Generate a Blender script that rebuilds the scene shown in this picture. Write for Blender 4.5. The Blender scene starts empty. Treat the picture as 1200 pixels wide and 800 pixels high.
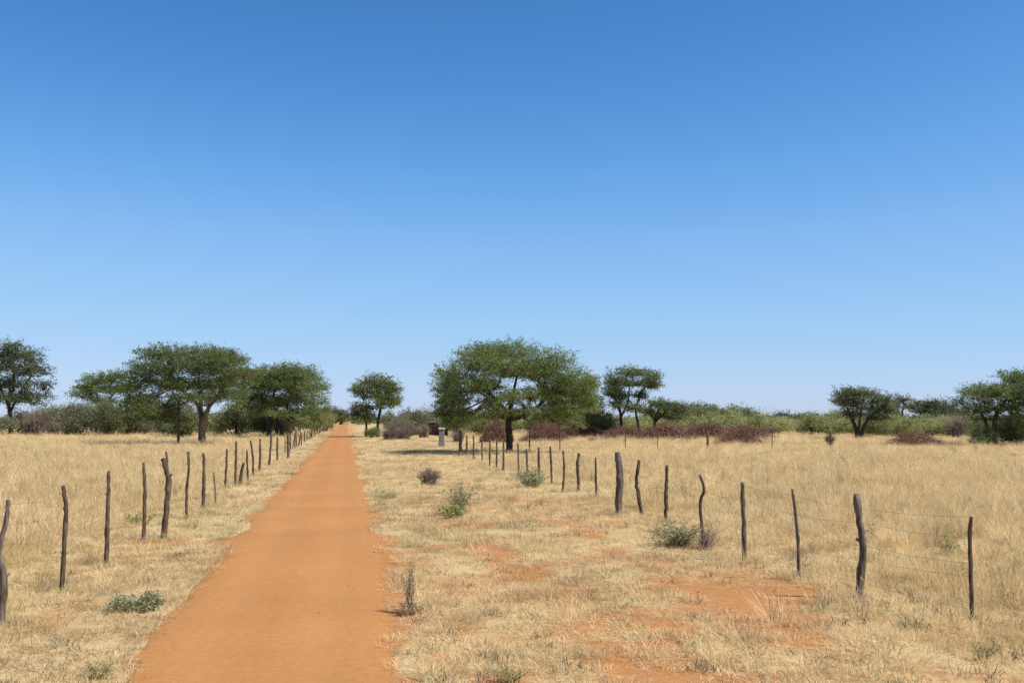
import bpy, math, random
import numpy as np
from mathutils import Vector

random.seed(7)
rng = np.random.default_rng(11)
S = bpy.context.scene
COL = S.collection

# ------------------------------------------------------------------ camera
CAM_H = 2.3
F = 1200.0
PITCH = math.atan(90 / F)
cam_data = bpy.data.cameras.new('camera')
cam_data.lens = 36.0
cam_data.sensor_width = 36.0
cam_data.clip_end = 20000
cam = bpy.data.objects.new('camera', cam_data)
cam.location = (0, 0, CAM_H)
cam.rotation_euler = (math.pi / 2 + PITCH, 0, 0)
COL.objects.link(cam)
S.camera = cam

# ------------------------------------------------------------------ light
SUN_EL = math.radians(53)
SUN_AZ = math.radians(110)         # clockwise from the view direction: the sun stands to the right
world = bpy.data.worlds.new('World')
S.world = world
world.use_nodes = True
wn = world.node_tree
bg = wn.nodes['Background']
sky = wn.nodes.new('ShaderNodeTexSky')
sky.sky_type = 'NISHITA'
sky.sun_disc = False
sky.sun_elevation = SUN_EL
sky.sun_rotation = SUN_AZ
sky.altitude = 1300
sky.air_density = 1.0
sky.dust_density = 0.8
sky.ozone_density = 10.0
EXPOSURE = 0.30
SKY_STRENGTH = 0.13
# colour response of the clear dry-season sky: a little deeper aloft, paler and less cyan low down
pre = wn.nodes.new('ShaderNodeVectorMath'); pre.operation = 'SCALE'; pre.inputs['Scale'].default_value = 0.12
cur = wn.nodes.new('ShaderNodeRGBCurve')
for ch, pts in enumerate((((0, 0), (0.05, 0.035), (0.086, 0.068), (0.127, 0.150), (0.178, 0.262), (0.307, 0.402), (0.441, 0.515), (1, 0.9)),
                          ((0, 0), (0.10, 0.105), (0.185, 0.232), (0.267, 0.385), (0.356, 0.512), (0.520, 0.631), (0.567, 0.650), (1, 0.9)),
                          ((0, 0), (0.25, 0.30), (0.423, 0.580), (0.56, 0.790), (0.64, 0.868), (0.75, 0.910), (1, 0.96)))):
    c = cur.mapping.curves[ch].points
    c[0].location = pts[0]; c[1].location = pts[-1]
    for q in pts[1:-1]: c.new(*q)
cur.mapping.update()
post = wn.nodes.new('ShaderNodeVectorMath'); post.operation = 'SCALE'
post.inputs['Scale'].default_value = 1 / (SKY_STRENGTH * 2 ** EXPOSURE)
wn.links.new(sky.outputs[0], pre.inputs[0]); wn.links.new(pre.outputs[0], cur.inputs['Color'])
wn.links.new(cur.outputs[0], post.inputs[0]); wn.links.new(post.outputs[0], bg.inputs['Color'])
bg.inputs['Strength'].default_value = SKY_STRENGTH

sun_data = bpy.data.lights.new('sun', 'SUN')
sun_data.energy = 4.8
sun_data.angle = math.radians(0.53)
sun_data.color = (1.0, 0.95, 0.87)
sun = bpy.data.objects.new('sun', sun_data)
to_sun = Vector((math.sin(SUN_AZ) * math.cos(SUN_EL), math.cos(SUN_AZ) * math.cos(SUN_EL), math.sin(SUN_EL)))
sun.rotation_euler = (-to_sun).to_track_quat('-Z', 'Y').to_euler()
sun.location = (30, -10, 40)
COL.objects.link(sun)

S.view_settings.view_transform = 'Standard'
S.view_settings.look = 'None'
S.view_settings.exposure = EXPOSURE
S.view_settings.gamma = 1.0
S.view_settings.use_curve_mapping = False
S.render.engine = 'CYCLES'
S.cycles.max_bounces = 6
S.cycles.transparent_max_bounces = 4
S.cycles.use_denoising = True


# ------------------------------------------------------------------ helpers
def P(px, py, d):
    """World point seen at photo pixel (px, py), d metres down the view."""
    u = (px - 600) / F
    v = -(py - 400) / F
    y = math.cos(PITCH) - v * math.sin(PITCH)
    z = math.sin(PITCH) + v * math.cos(PITCH)
    k = d / y
    return np.array((u * k, d, CAM_H + z * k))


def depth_of(py, h=0.0):
    return (CAM_H - h) * F / (py - 490)


def G(px, py):
    """Ground point under a photo pixel."""
    p = P(px, py, depth_of(py))
    p[2] = 0
    return p


def tag(o, label=None, cat=None, group=None, kind=None):
    if label: o['label'] = label
    if cat: o['category'] = cat
    if group: o['group'] = group
    if kind: o['kind'] = kind
    return o


def thing(name, label, cat, loc, group=None):
    o = bpy.data.objects.new(name, None)
    o.empty_display_size = 0.2
    o.location = tuple(loc)
    COL.objects.link(o)
    return tag(o, label, cat, group)


def mesh_np(name, verts, faces4=None, faces3=None, mat=None, smooth=False):
    """Mesh from arrays: verts (n,3), quads (m,4), tris (k,3)."""
    me = bpy.data.meshes.new(name)
    verts = np.asarray(verts, dtype=np.float32).reshape(-1, 3)
    me.vertices.add(len(verts))
    me.vertices.foreach_set('co', verts.ravel())
    idx, start, tot, n = [], [], [], 0
    for f, k in ((faces4, 4), (faces3, 3)):
        if f is not None and len(f):
            f = np.asarray(f, dtype=np.int32).reshape(-1, k)
            idx.append(f.ravel())
            start.append(n + np.arange(len(f), dtype=np.int32) * k)
            tot.append(np.full(len(f), k, dtype=np.int32))
            n += f.size
    if n:
        idx = np.concatenate(idx); start = np.concatenate(start); tot = np.concatenate(tot)
        me.loops.add(n)
        me.loops.foreach_set('vertex_index', idx)
        me.polygons.add(len(start))
        me.polygons.foreach_set('loop_start', start)
        me.polygons.foreach_set('loop_total', tot)
        me.polygons.foreach_set('use_smooth', np.full(len(start), smooth))
    me.update(calc_edges=True)
    if mat: me.materials.append(mat)
    return me


def obj(name, me, parent=None, loc=(0, 0, 0)):
    o = bpy.data.objects.new(name, me)
    COL.objects.link(o)
    o.location = tuple(loc)
    if parent: o.parent = parent
    return o


def dup(root, loc, rz, scale, label, group):
    """A copy of a thing and of each of its parts."""
    r = root.copy()
    COL.objects.link(r)
    r.location = tuple(loc); r.rotation_euler = (0, 0, rz); r.scale = scale
    r['label'] = label
    if group: r['group'] = group
    elif 'group' in r: del r['group']
    for ch in root.children:
        c = ch.copy()
        COL.objects.link(c)
        c.parent = r
    return r


class Tubes:
    """Collects tapered tubes into one mesh."""
    def __init__(self):
        self.v, self.f, self.t, self.n = [], [], [], 0

    def add(self, pts, rad, sides=6, rough=0.0, cap=True):
        pts = np.asarray(pts, float); rad = np.asarray(rad, float)
        m = len(pts)
        tan = np.gradient(pts, axis=0)
        tan /= np.linalg.norm(tan, axis=1)[:, None] + 1e-9
        ref = np.array((1.0, 0.13, 0.0)) if abs(tan[0][2]) > 0.5 else np.array((0.0, 0.1, 1.0))
        a = np.cross(tan, ref); a /= np.linalg.norm(a, axis=1)[:, None] + 1e-9
        b = np.cross(tan, a)
        th = np.linspace(0, 2 * math.pi, sides, endpoint=False)
        R = rad[:, None] * (1 + rough * rng.normal(size=(m, sides))) if rough else np.repeat(rad[:, None], sides, 1)
        ring = pts[:, None, :] + R[:, :, None] * (np.cos(th)[None, :, None] * a[:, None, :] + np.sin(th)[None, :, None] * b[:, None, :])
        self.v.append(ring.reshape(-1, 3))
        i = np.arange(m - 1)[:, None] * sides; j = np.arange(sides)[None, :]; j2 = (j + 1) % sides
        self.f.append(np.stack((i + j, i + j2, i + sides + j2, i + sides + j), -1).reshape(-1, 4) + self.n)
        if cap:
            self.v.append((pts[-1] + tan[-1] * rad[-1] * 0.3)[None])
            tip = self.n + m * sides
            base = self.n + (m - 1) * sides
            jj = np.arange(sides)
            self.t.append(np.stack((base + jj, base + (jj + 1) % sides, np.full(sides, tip)), -1))
            self.n += 1
        self.n += m * sides

    def mesh(self, name, mat, off=(0, 0, 0), smooth=True):
        v = np.concatenate(self.v) - np.asarray(off)
        return mesh_np(name, v, np.concatenate(self.f), np.concatenate(self.t) if self.t else None, mat, smooth)


def spline(ctrl, n):
    """Catmull-Rom through control rows."""
    c = np.asarray(ctrl, float)
    if len(c) == 2:
        t = np.linspace(0, 1, n)[:, None]
        return c[0] * (1 - t) + c[1] * t
    p = np.vstack((2 * c[0] - c[1], c, 2 * c[-1] - c[-2]))
    out = []
    for t in np.linspace(0, len(c) - 1 - 1e-6, n):
        k = int(t); u = t - k
        a, b, d, e = p[k], p[k + 1], p[k + 2], p[k + 3]
        out.append(0.5 * (2 * b + (d - a) * u + (2 * a - 5 * b + 4 * d - e) * u * u + (3 * b - a - 3 * d + e) * u ** 3))
    return np.array(out)


_lat = np.random.default_rng(5).random((256, 256))


def vnoise(x, y):
    xi = np.floor(x).astype(int); yi = np.floor(y).astype(int)
    fx = x - xi; fy = y - yi
    fx = fx * fx * (3 - 2 * fx); fy = fy * fy * (3 - 2 * fy)
    g = lambda a, b: _lat[a & 255, b & 255]
    return (g(xi, yi) * (1 - fx) + g(xi + 1, yi) * fx) * (1 - fy) + (g(xi, yi + 1) * (1 - fx) + g(xi + 1, yi + 1) * fx) * fy


def fbm(x, y, o=4):
    s = 0; a = 0.5; t = 0
    for k in range(o):
        s = s + a * vnoise(x * 2 ** k + 17.3 * k, y * 2 ** k + 9.1 * k); t += a; a *= 0.5
    return s / t


def sstep(a, b, x):
    t = np.clip((x - a) / (b - a), 0, 1)
    return t * t * (3 - 2 * t)


# ------------------------------------------------------------------ materials
def material(name):
    m = bpy.data.materials.new(name)
    m.use_nodes = True
    nt = m.node_tree
    for n in list(nt.nodes): nt.nodes.remove(n)
    out = nt.nodes.new('ShaderNodeOutputMaterial')
    return m, nt, out


def N(nt, t, **kw):
    n = nt.nodes.new(t)
    for k, v in kw.items():
        if k in n.inputs: n.inputs[k].default_value = v
        else: setattr(n, k, v)
    return n


def ramp(nt, src, stops):
    r = nt.nodes.new('ShaderNodeValToRGB')
    e = r.color_ramp.elements
    while len(e) < len(stops): e.new(0.5)
    for el, (p, c) in zip(e, stops):
        el.position = p
        el.color = (*c, 1) if len(c) == 3 else c
    nt.links.new(src, r.inputs['Fac'])
    return r.outputs['Color']


def mixc(nt, fac, a, b, blend='MIX'):
    m = nt.nodes.new('ShaderNodeMix'); m.data_type = 'RGBA'; m.blend_type = blend
    for sock, val in ((m.inputs[0], fac), (m.inputs[6], a), (m.inputs[7], b)):
        if isinstance(val, bpy.types.NodeSocket): nt.links.new(val, sock)
        elif isinstance(val, (int, float)): sock.default_value = val
        else: sock.default_value = (*val, 1)
    return m.outputs[2]


def leaf_material(name, stops, trans=0.3, patch=None, rough=0.7):
    """Leaves or blades: each one has its own tone; thin, so some light comes through."""
    m, nt, out = material(name)
    geo = N(nt, 'ShaderNodeNewGeometry')
    col = ramp(nt, geo.outputs['Random Per Island'], stops)
    if patch:
        scale, lo, tint = patch
        nz = N(nt, 'ShaderNodeTexNoise', Scale=scale, Detail=3.0)
        nt.links.new(geo.outputs['Position'], nz.inputs['Vector'])
        f = ramp(nt, nz.outputs[0], [(lo, (0, 0, 0)), (lo + 0.2, (1, 1, 1))])
        col = mixc(nt, f, col, mixc(nt, 0.75, col, tint))
    info = N(nt, 'ShaderNodeObjectInfo')
    v = N(nt, 'ShaderNodeMapRange'); v.inputs[3].default_value = 0.82; v.inputs[4].default_value = 1.15
    nt.links.new(info.outputs['Random'], v.inputs[0])
    h = N(nt, 'ShaderNodeHueSaturation')
    nt.links.new(v.outputs[0], h.inputs['Value']); nt.links.new(col, h.inputs['Color'])
    col = h.outputs[0]
    d = N(nt, 'ShaderNodeBsdfDiffuse'); t = N(nt, 'ShaderNodeBsdfTranslucent')
    nt.links.new(col, d.inputs[0]); nt.links.new(col, t.inputs[0])
    mx = N(nt, 'ShaderNodeMixShader'); mx.inputs[0].default_value = trans
    nt.links.new(d.outputs[0], mx.inputs[1]); nt.links.new(t.outputs[0], mx.inputs[2])
    nt.links.new(mx.outputs[0], out.inputs[0])
    return m


def bark_material(name, dark, light, scale=14, bump=0.6):
    m, nt, out = material(name)
    tc = N(nt, 'ShaderNodeTexCoord')
    mp = N(nt, 'ShaderNodeMapping'); mp.inputs['Scale'].default_value = (1, 1, 0.16)
    nt.links.new(tc.outputs['Object'], mp.inputs[0])
    n1 = N(nt, 'ShaderNodeTexNoise', Scale=scale, Detail=5.0, Roughness=0.65)
    n2 = N(nt, 'ShaderNodeTexNoise', Scale=scale * 0.22, Detail=2.0)
    nt.links.new(mp.outputs[0], n1.inputs['Vector']); nt.links.new(tc.outputs['Object'], n2.inputs['Vector'])
    c = ramp(nt, n1.outputs[0], [(0.35, dark), (0.65, light)])
    c2 = mixc(nt, n2.outputs[0], c, mixc(nt, 0.6, c, dark))
    b = N(nt, 'ShaderNodeBsdfPrincipled', Roughness=0.9)
    b.inputs['Specular IOR Level'].default_value = 0.15
    nt.links.new(c2, b.inputs['Base Color'])
    bp = N(nt, 'ShaderNodeBump', Strength=bump, Distance=0.02)
    nt.links.new(n1.outputs[0], bp.inputs['Height']); nt.links.new(bp.outputs[0], b.inputs['Normal'])
    nt.links.new(b.outputs[0], out.inputs[0])
    return m


M_post = bark_material('post_wood', (0.035, 0.023, 0.016), (0.25, 0.18, 0.128), 34, 1.0)
M_post_grey = bark_material('post_wood_grey', (0.05, 0.038, 0.03), (0.32, 0.25, 0.19), 28, 1.0)
M_bark = bark_material('bark', (0.03, 0.022, 0.018), (0.12, 0.09, 0.07), 6, 0.8)
M_bark_pale = bark_material('bark_pale', (0.05, 0.04, 0.033), (0.26, 0.20, 0.155), 6, 0.8)
M_twig = bark_material('dead_twig', (0.09, 0.058, 0.046), (0.28, 0.19, 0.155), 5, 0.2)
M_twig_red = bark_material('dead_twig_maroon', (0.12, 0.056, 0.04), (0.39, 0.215, 0.155), 5, 0.2)
M_twig_grey = bark_material('dead_twig_grey', (0.12, 0.09, 0.07), (0.40, 0.31, 0.25), 5, 0.2)
M_leaf = leaf_material('acacia_leaf', [(0, (0.095, 0.128, 0.042)), (0.55, (0.182, 0.232, 0.08)), (1, (0.28, 0.32, 0.13))], 0.44)
M_leaf_dark = leaf_material('dark_leaf', [(0, (0.08, 0.10, 0.046)), (0.6, (0.15, 0.178, 0.078)), (1, (0.235, 0.255, 0.125))], 0.44)
M_leaf_olive = leaf_material('olive_leaf', [(0, (0.10, 0.118, 0.048)), (0.6, (0.19, 0.205, 0.088)), (1, (0.28, 0.285, 0.14))], 0.42)
M_leaf_pale = leaf_material('pale_leaf', [(0, (0.23, 0.24, 0.085)), (0.6, (0.38, 0.385, 0.155)), (1, (0.52, 0.50, 0.24))], 0.44)
M_leaf_grey = leaf_material('greyish_leaf', [(0, (0.14, 0.145, 0.085)), (0.6, (0.25, 0.25, 0.15)), (1, (0.37, 0.35, 0.22))], 0.42)
M_herb = leaf_material('herb_leaf', [(0, (0.24, 0.25, 0.12)), (0.6, (0.41, 0.41, 0.225)), (1, (0.62, 0.57, 0.37))], 0.42)
M_straw = leaf_material('straw', [(0, (0.57, 0.41, 0.195)), (0.35, (0.77, 0.585, 0.305)), (0.8, (0.88, 0.71, 0.41)), (1, (0.93, 0.80, 0.54))], 0.46,
                        patch=(0.22, 0.52, (0.66, 0.48, 0.22)))
M_straw_brown = leaf_material('straw_brown', [(0, (0.32, 0.20, 0.10)), (0.5, (0.54, 0.38, 0.20)), (1, (0.70, 0.54, 0.32))], 0.4)
M_weed = leaf_material('dead_weed', [(0, (0.09, 0.055, 0.035)), (0.5, (0.20, 0.135, 0.085)), (1, (0.34, 0.25, 0.16))], 0.25)
M_weed_grey = leaf_material('grey_weed', [(0, (0.16, 0.165, 0.085)), (0.5, (0.28, 0.28, 0.16)), (1, (0.45, 0.42, 0.26))], 0.3)
M_straw_green = leaf_material('straw_green', [(0, (0.38, 0.33, 0.15)), (0.5, (0.56, 0.47, 0.23)), (1, (0.72, 0.61, 0.34))], 0.4)


def sand_nodes(nt, vec, base=(0.47, 0.205, 0.078)):
    n1 = N(nt, 'ShaderNodeTexNoise', Scale=0.35, Detail=4.0)
    n2 = N(nt, 'ShaderNodeTexNoise', Scale=9.0, Detail=6.0, Roughness=0.7)
    n3 = N(nt, 'ShaderNodeTexNoise', Scale=70.0, Detail=3.0)
    for n in (n1, n2, n3): nt.links.new(vec, n.inputs['Vector'])
    b = base
    c = ramp(nt, n1.outputs[0], [(0.3, (b[0] * .93, b[1] * .92, b[2] * .9)), (0.7, (b[0] * 1.06, b[1] * 1.08, b[2] * 1.12))])
    c = mixc(nt, 1.0, c, ramp(nt, n2.outputs[0], [(0.3, (0.86, 0.85, 0.84)), (0.7, (1.08, 1.08, 1.08))]), 'MULTIPLY')
    c = mixc(nt, 0.6, c, ramp(nt, n3.outputs[0], [(0.35, (0.84, 0.83, 0.82)), (0.65, (1.1, 1.1, 1.1))]), 'MULTIPLY')
    return c, n2, n3


def road_material():
    m, nt, out = material('road_sand')
    geo = N(nt, 'ShaderNodeNewGeometry')
    c, n2, n3 = sand_nodes(nt, geo.outputs['Position'], (0.43, 0.20, 0.066))
    # faint tyre ruts along the road: paler compacted dust
    uv = N(nt, 'ShaderNodeAttribute', attribute_name='lane')
    wob = N(nt, 'ShaderNodeTexNoise', Scale=0.5, Detail=2.0)
    nt.links.new(geo.outputs['Position'], wob.inputs['Vector'])
    lane = ramp(nt, uv.outputs['Fac'], [(0.0, (0, 0, 0)), (0.26, (1, 1, 1)), (0.48, (0.15, 0.15, 0.15)), (0.72, (1, 1, 1)), (1.0, (0, 0, 0))])
    c = mixc(nt, mixc(nt, 1.0, lane, wob.outputs[0], 'MULTIPLY'), c, mixc(nt, 0.3, c, (0.56, 0.29, 0.125)))
    b = N(nt, 'ShaderNodeBsdfPrincipled', Roughness=0.95)
    b.inputs['Specular IOR Level'].default_value = 0.1
    nt.links.new(c, b.inputs['Base Color'])
    b1 = N(nt, 'ShaderNodeBump', Strength=0.35, Distance=0.03)
    nt.links.new(n2.outputs[0], b1.inputs['Height'])
    b2 = N(nt, 'ShaderNodeBump', Strength=0.25, Distance=0.008)
    nt.links.new(n3.outputs[0], b2.inputs['Height']); nt.links.new(b1.outputs[0], b2.inputs['Normal'])
    nt.links.new(b2.outputs[0], b.inputs['Normal'])
    nt.links.new(b.outputs[0], out.inputs[0])
    return m


def ground_material():
    m, nt, out = material('ground_soil')
    geo = N(nt, 'ShaderNodeNewGeometry')
    c, n2, n3 = sand_nodes(nt, geo.outputs['Position'], (0.435, 0.203, 0.072))
    lit1 = N(nt, 'ShaderNodeTexNoise', Scale=5.0, Detail=6.0, Roughness=0.75)
    nt.links.new(geo.outputs['Position'], lit1.inputs['Vector'])
    litter = ramp(nt, lit1.outputs[0], [(0.25, (0.36, 0.245, 0.12)), (0.5, (0.53, 0.39, 0.195)), (0.75, (0.63, 0.49, 0.27))])
    # broad tone changes of the open fields
    n4 = N(nt, 'ShaderNodeTexNoise', Scale=0.05, Detail=3.0)
    nt.links.new(geo.outputs['Position'], n4.inputs['Vector'])
    litter = mixc(nt, ramp(nt, n4.outputs[0], [(0.4, (0, 0, 0)), (0.65, (1, 1, 1))]), litter, mixc(nt, 0.35, litter, (0.40, 0.30, 0.13)))
    bare = N(nt, 'ShaderNodeAttribute', attribute_name='bare')
    mth = N(nt, 'ShaderNodeMath', operation='MULTIPLY_ADD')
    nt.links.new(lit1.outputs[0], mth.inputs[0]); mth.inputs[1].default_value = 0.9
    nt.links.new(bare.outputs['Fac'], mth.inputs[2])
    f = ramp(nt, mth.outputs[0], [(0.66, (0, 0, 0)), (1.25, (1, 1, 1))])
    c = mixc(nt, f, litter, c)
    b = N(nt, 'ShaderNodeBsdfPrincipled', Roughness=0.95)
    b.inputs['Specular IOR Level'].default_value = 0.1
    nt.links.new(c, b.inputs['Base Color'])
    b1 = N(nt, 'ShaderNodeBump', Strength=0.5, Distance=0.05)
    nt.links.new(n2.outputs[0], b1.inputs['Height'])
    b2 = N(nt, 'ShaderNodeBump', Strength=0.3, Distance=0.01)
    nt.links.new(n3.outputs[0], b2.inputs['Height']); nt.links.new(b1.outputs[0], b2.inputs['Normal'])
    nt.links.new(b2.outputs[0], b.inputs['Normal'])
    nt.links.new(b.outputs[0], out.inputs[0])
    return m


def plain(name, c, rough=0.6, metal=0.0, var=0.25, scale=6):
    m, nt, out = material(name)
    tc = N(nt, 'ShaderNodeTexCoord')
    n = N(nt, 'ShaderNodeTexNoise', Scale=scale, Detail=5.0)
    nt.links.new(tc.outputs['Object'], n.inputs['Vector'])
    col = ramp(nt, n.outputs[0], [(0.3, tuple(x * (1 - var) for x in c)), (0.7, tuple(x * (1 + var) for x in c))])
    b = N(nt, 'ShaderNodeBsdfPrincipled', Roughness=rough, Metallic=metal)
    nt.links.new(col, b.inputs['Base Color']); nt.links.new(b.outputs[0], out.inputs[0])
    return m


M_road = road_material()
M_ground = ground_material()
M_wire = plain('wire_steel', (0.16, 0.14, 0.13), 0.5, 0.6)
M_concrete = plain('concrete', (0.18, 0.165, 0.15), 0.9, var=0.4)
M_concrete_pale = plain('concrete_cap', (0.38, 0.35, 0.32), 0.9)
M_maroon = plain('maroon_sheet', (0.085, 0.035, 0.033), 0.7, var=0.45)
M_roof = plain('roof_sheet', (0.20, 0.12, 0.12), 0.6, var=0.4)

# ------------------------------------------------------------------ ground and road
SLOPE = 0.1625                       # the road runs away to the left


def bare_mask(x, y):
    """0 = closed grass cover, 1 = open red sand."""
    s = x + SLOPE * y
    n = fbm(s * 0.55 + 40, y * 0.22 + 11, 4)
    n2 = fbm(x * 1.3 + 3, y * 1.3 + 7, 3)
    left_verge = sstep(-4.7, -3.5, s) * (1 - sstep(-2.4, -2.0, s))
    right_verge = sstep(0.6, 1.1, s) * (1 - sstep(6.0, 7.4, s))
    b = 0.12 + 0.34 * (n - 0.5) * 2 + 0.25 * (n2 - 0.5)
    b = b + left_verge * (0.08 + 0.5 * (n2 - 0.42))
    near = 1 - sstep(10, 42, y)
    track = np.exp(-((s - 2.7 - 0.3 * (n2 - 0.5)) / 0.38) ** 2) + np.exp(-((s - 4.75 - 0.3 * (n2 - 0.5)) / 0.42) ** 2)
    b = b + right_verge * (0.0 + 0.30 * near * near + 0.72 * (n2 - 0.5) + 0.5 * track * near * sstep(0.3, 0.55, n))
    n3 = fbm(s * 1.5 + 9, y * 0.7 + 2, 3) - 0.5
    edge = sstep(-2.28, -2.0, s + n3 * 0.9 - 0.2 * (1 - sstep(8.5, 15, y))) * (1 - sstep(0.5, 0.95, s + n3 * 1.1 + 0.2 * (1 - sstep(8.5, 17, y))))
    return np.clip(np.maximum(b, edge), 0, 1)


def hump(x, y):
    s = x + SLOPE * y
    off = sstep(-2.0, -3.2, s) + sstep(0.7, 2.0, s)
    return off * (fbm(x * 0.5, y * 0.5 + 30, 4) - 0.45) * 0.16 - 0.012


def lines(fine0, fine1, step, far0, far1, grow=1.12):
    mid = list(np.arange(fine0, fine1 + step / 2, step))
    a = mid[-1]; st = step
    while a < far1:
        st *= grow; a += st; mid.append(a)
    a = mid[0]; st = step
    while a > far0:
        st *= grow; a -= st; mid.insert(0, a)
    return np.array(mid)


xs = lines(-24, 24, 0.25, -5000, 5000)
ys = lines(3, 50, 0.25, -600, 9000)
gx, gy = np.meshgrid(xs, ys)
gz = hump(gx, gy) * (1 - sstep(60, 120, np.hypot(gx, gy)))
gz = np.where(np.hypot(gx, gy) > 60, gz - 0.012 * sstep(60, 120, np.hypot(gx, gy)), gz)
w = len(xs)
i = (np.arange(len(ys) - 1)[:, None] * w + np.arange(w - 1)[None, :]).ravel()
gme = mesh_np('ground', np.stack((gx, gy, gz), -1).reshape(-1, 3), np.stack((i, i + 1, i + 1 + w, i + w), -1), None, M_ground, True)
at = gme.attributes.new('bare', 'FLOAT', 'POINT')
at.data.foreach_set('value', bare_mask(gx, gy).astype(np.float32).ravel())
ground = tag(obj('ground', gme), 'dry straw covered ground with patches of bare orange sand', kind='structure')

ry = lines(2, 60, 0.3, -40, 2500, 1.06)
rc = np.linspace(0, 1, 13)
eL = -2.08 + 0.18 * (1 - sstep(8.5, 15, ry)) + (fbm(ry * 0.6, ry * 0 + 3.3, 3) - 0.5) * 0.35
eR = 0.60 - 0.20 * (1 - sstep(8.5, 17, ry)) + (fbm(ry * 0.6 + 50, ry * 0 + 8.3, 3) - 0.5) * 0.3
rx = (eL[:, None] * (1 - rc) + eR[:, None] * rc) - SLOPE * ry[:, None]
rut = -0.022 * (np.exp(-((rc - 0.26) / 0.09) ** 2) + np.exp(-((rc - 0.73) / 0.09) ** 2))
rz = 0.012 + rut[None, :] * (0.6 + 0.5 * fbm(ry * 0.3, ry * 0 + 1)[:, None]) * (1 - sstep(60, 120, ry))[:, None]
rz = rz + (fbm(rx * 0.9, np.repeat(ry[:, None], 13, 1) * 0.9, 3) - 0.5) * 0.02 * (rc * (1 - rc) * 4)[None, :] * (1 - sstep(60, 120, ry))[:, None]
rz = rz + 0.03 * sstep(60, 400, ry)[:, None]
rz[:, 0] -= 0.02; rz[:, -1] -= 0.02
w = 13
i = (np.arange(len(ry) - 1)[:, None] * w + np.arange(w - 1)[None, :]).ravel()
rme = mesh_np('road', np.stack((rx, np.repeat(ry[:, None], w, 1), rz), -1).reshape(-1, 3), np.stack((i, i + 1, i + 1 + w, i + w), -1), None, M_road, True)
at = rme.attributes.new('lane', 'FLOAT', 'POINT')
at.data.foreach_set('value', np.repeat(rc[None, :], len(ry), 0).astype(np.float32).ravel())
road = tag(obj('road', rme), 'straight orange sand track running to the horizon between two fences', kind='structure')


# ------------------------------------------------------------------ trees
def leaf_cloud(centers, spread, size, k, flat=0.45, up=1.2, r=rng, dirs=None):
    """k small leaf quads round each spray centre; returns verts, quads."""
    n = len(centers)
    c = np.repeat(centers, k, 0)
    along = 0 if dirs is None else np.repeat(dirs, k, 0) * (r.uniform(-1.0, 1.9, (n * k, 1)) * spread)
    off = r.normal(size=(n * k, 3)) * spread * np.array((1, 1, flat))
    tilt = r.normal(size=(n, 3)) * 0.35
    off[:, 2] += (off[:, :2] * np.repeat(tilt[:, :2], k, 0)).sum(1)
    c = c + (off if dirs is None else off * 0.5 + along)
    nr = r.normal(size=(n * k, 3)) + np.array((0, 0, up))
    nr /= np.linalg.norm(nr, axis=1)[:, None]
    a = np.cross(nr, r.normal(size=(n * k, 3))); a /= np.linalg.norm(a, axis=1)[:, None] + 1e-9
    b = np.cross(nr, a)
    L = size * r.uniform(0.6, 1.4, (n * k, 1)); W = L * r.uniform(0.3, 0.6, (n * k, 1))
    v = np.stack((c - a * L * 0.5, c + b * W * 0.5 + a * L * 0.05, c + a * L * 0.5, c - b * W * 0.5 + a * L * 0.05), 1)
    f = np.arange(n * k * 4).reshape(-1, 4)
    return v.reshape(-1, 3), f


def clump_points(c, r, n):
    """Spray centres in a flattened ellipsoid, thicker towards its rim and top, ragged outside."""
    d = rng.normal(size=(n, 3)); d /= np.linalg.norm(d, axis=1)[:, None]
    rad = rng.random((n, 1)) ** 0.42
    rad *= 1 + np.clip(rng.normal(size=(n, 1)) * 0.10, -0.2, 0.2)
    p = d * rad
    low = p[:, 2] < -0.35
    p[low, 2] *= rng.uniform(0.4, 1.0, low.sum())
    return c + p * r


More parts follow.
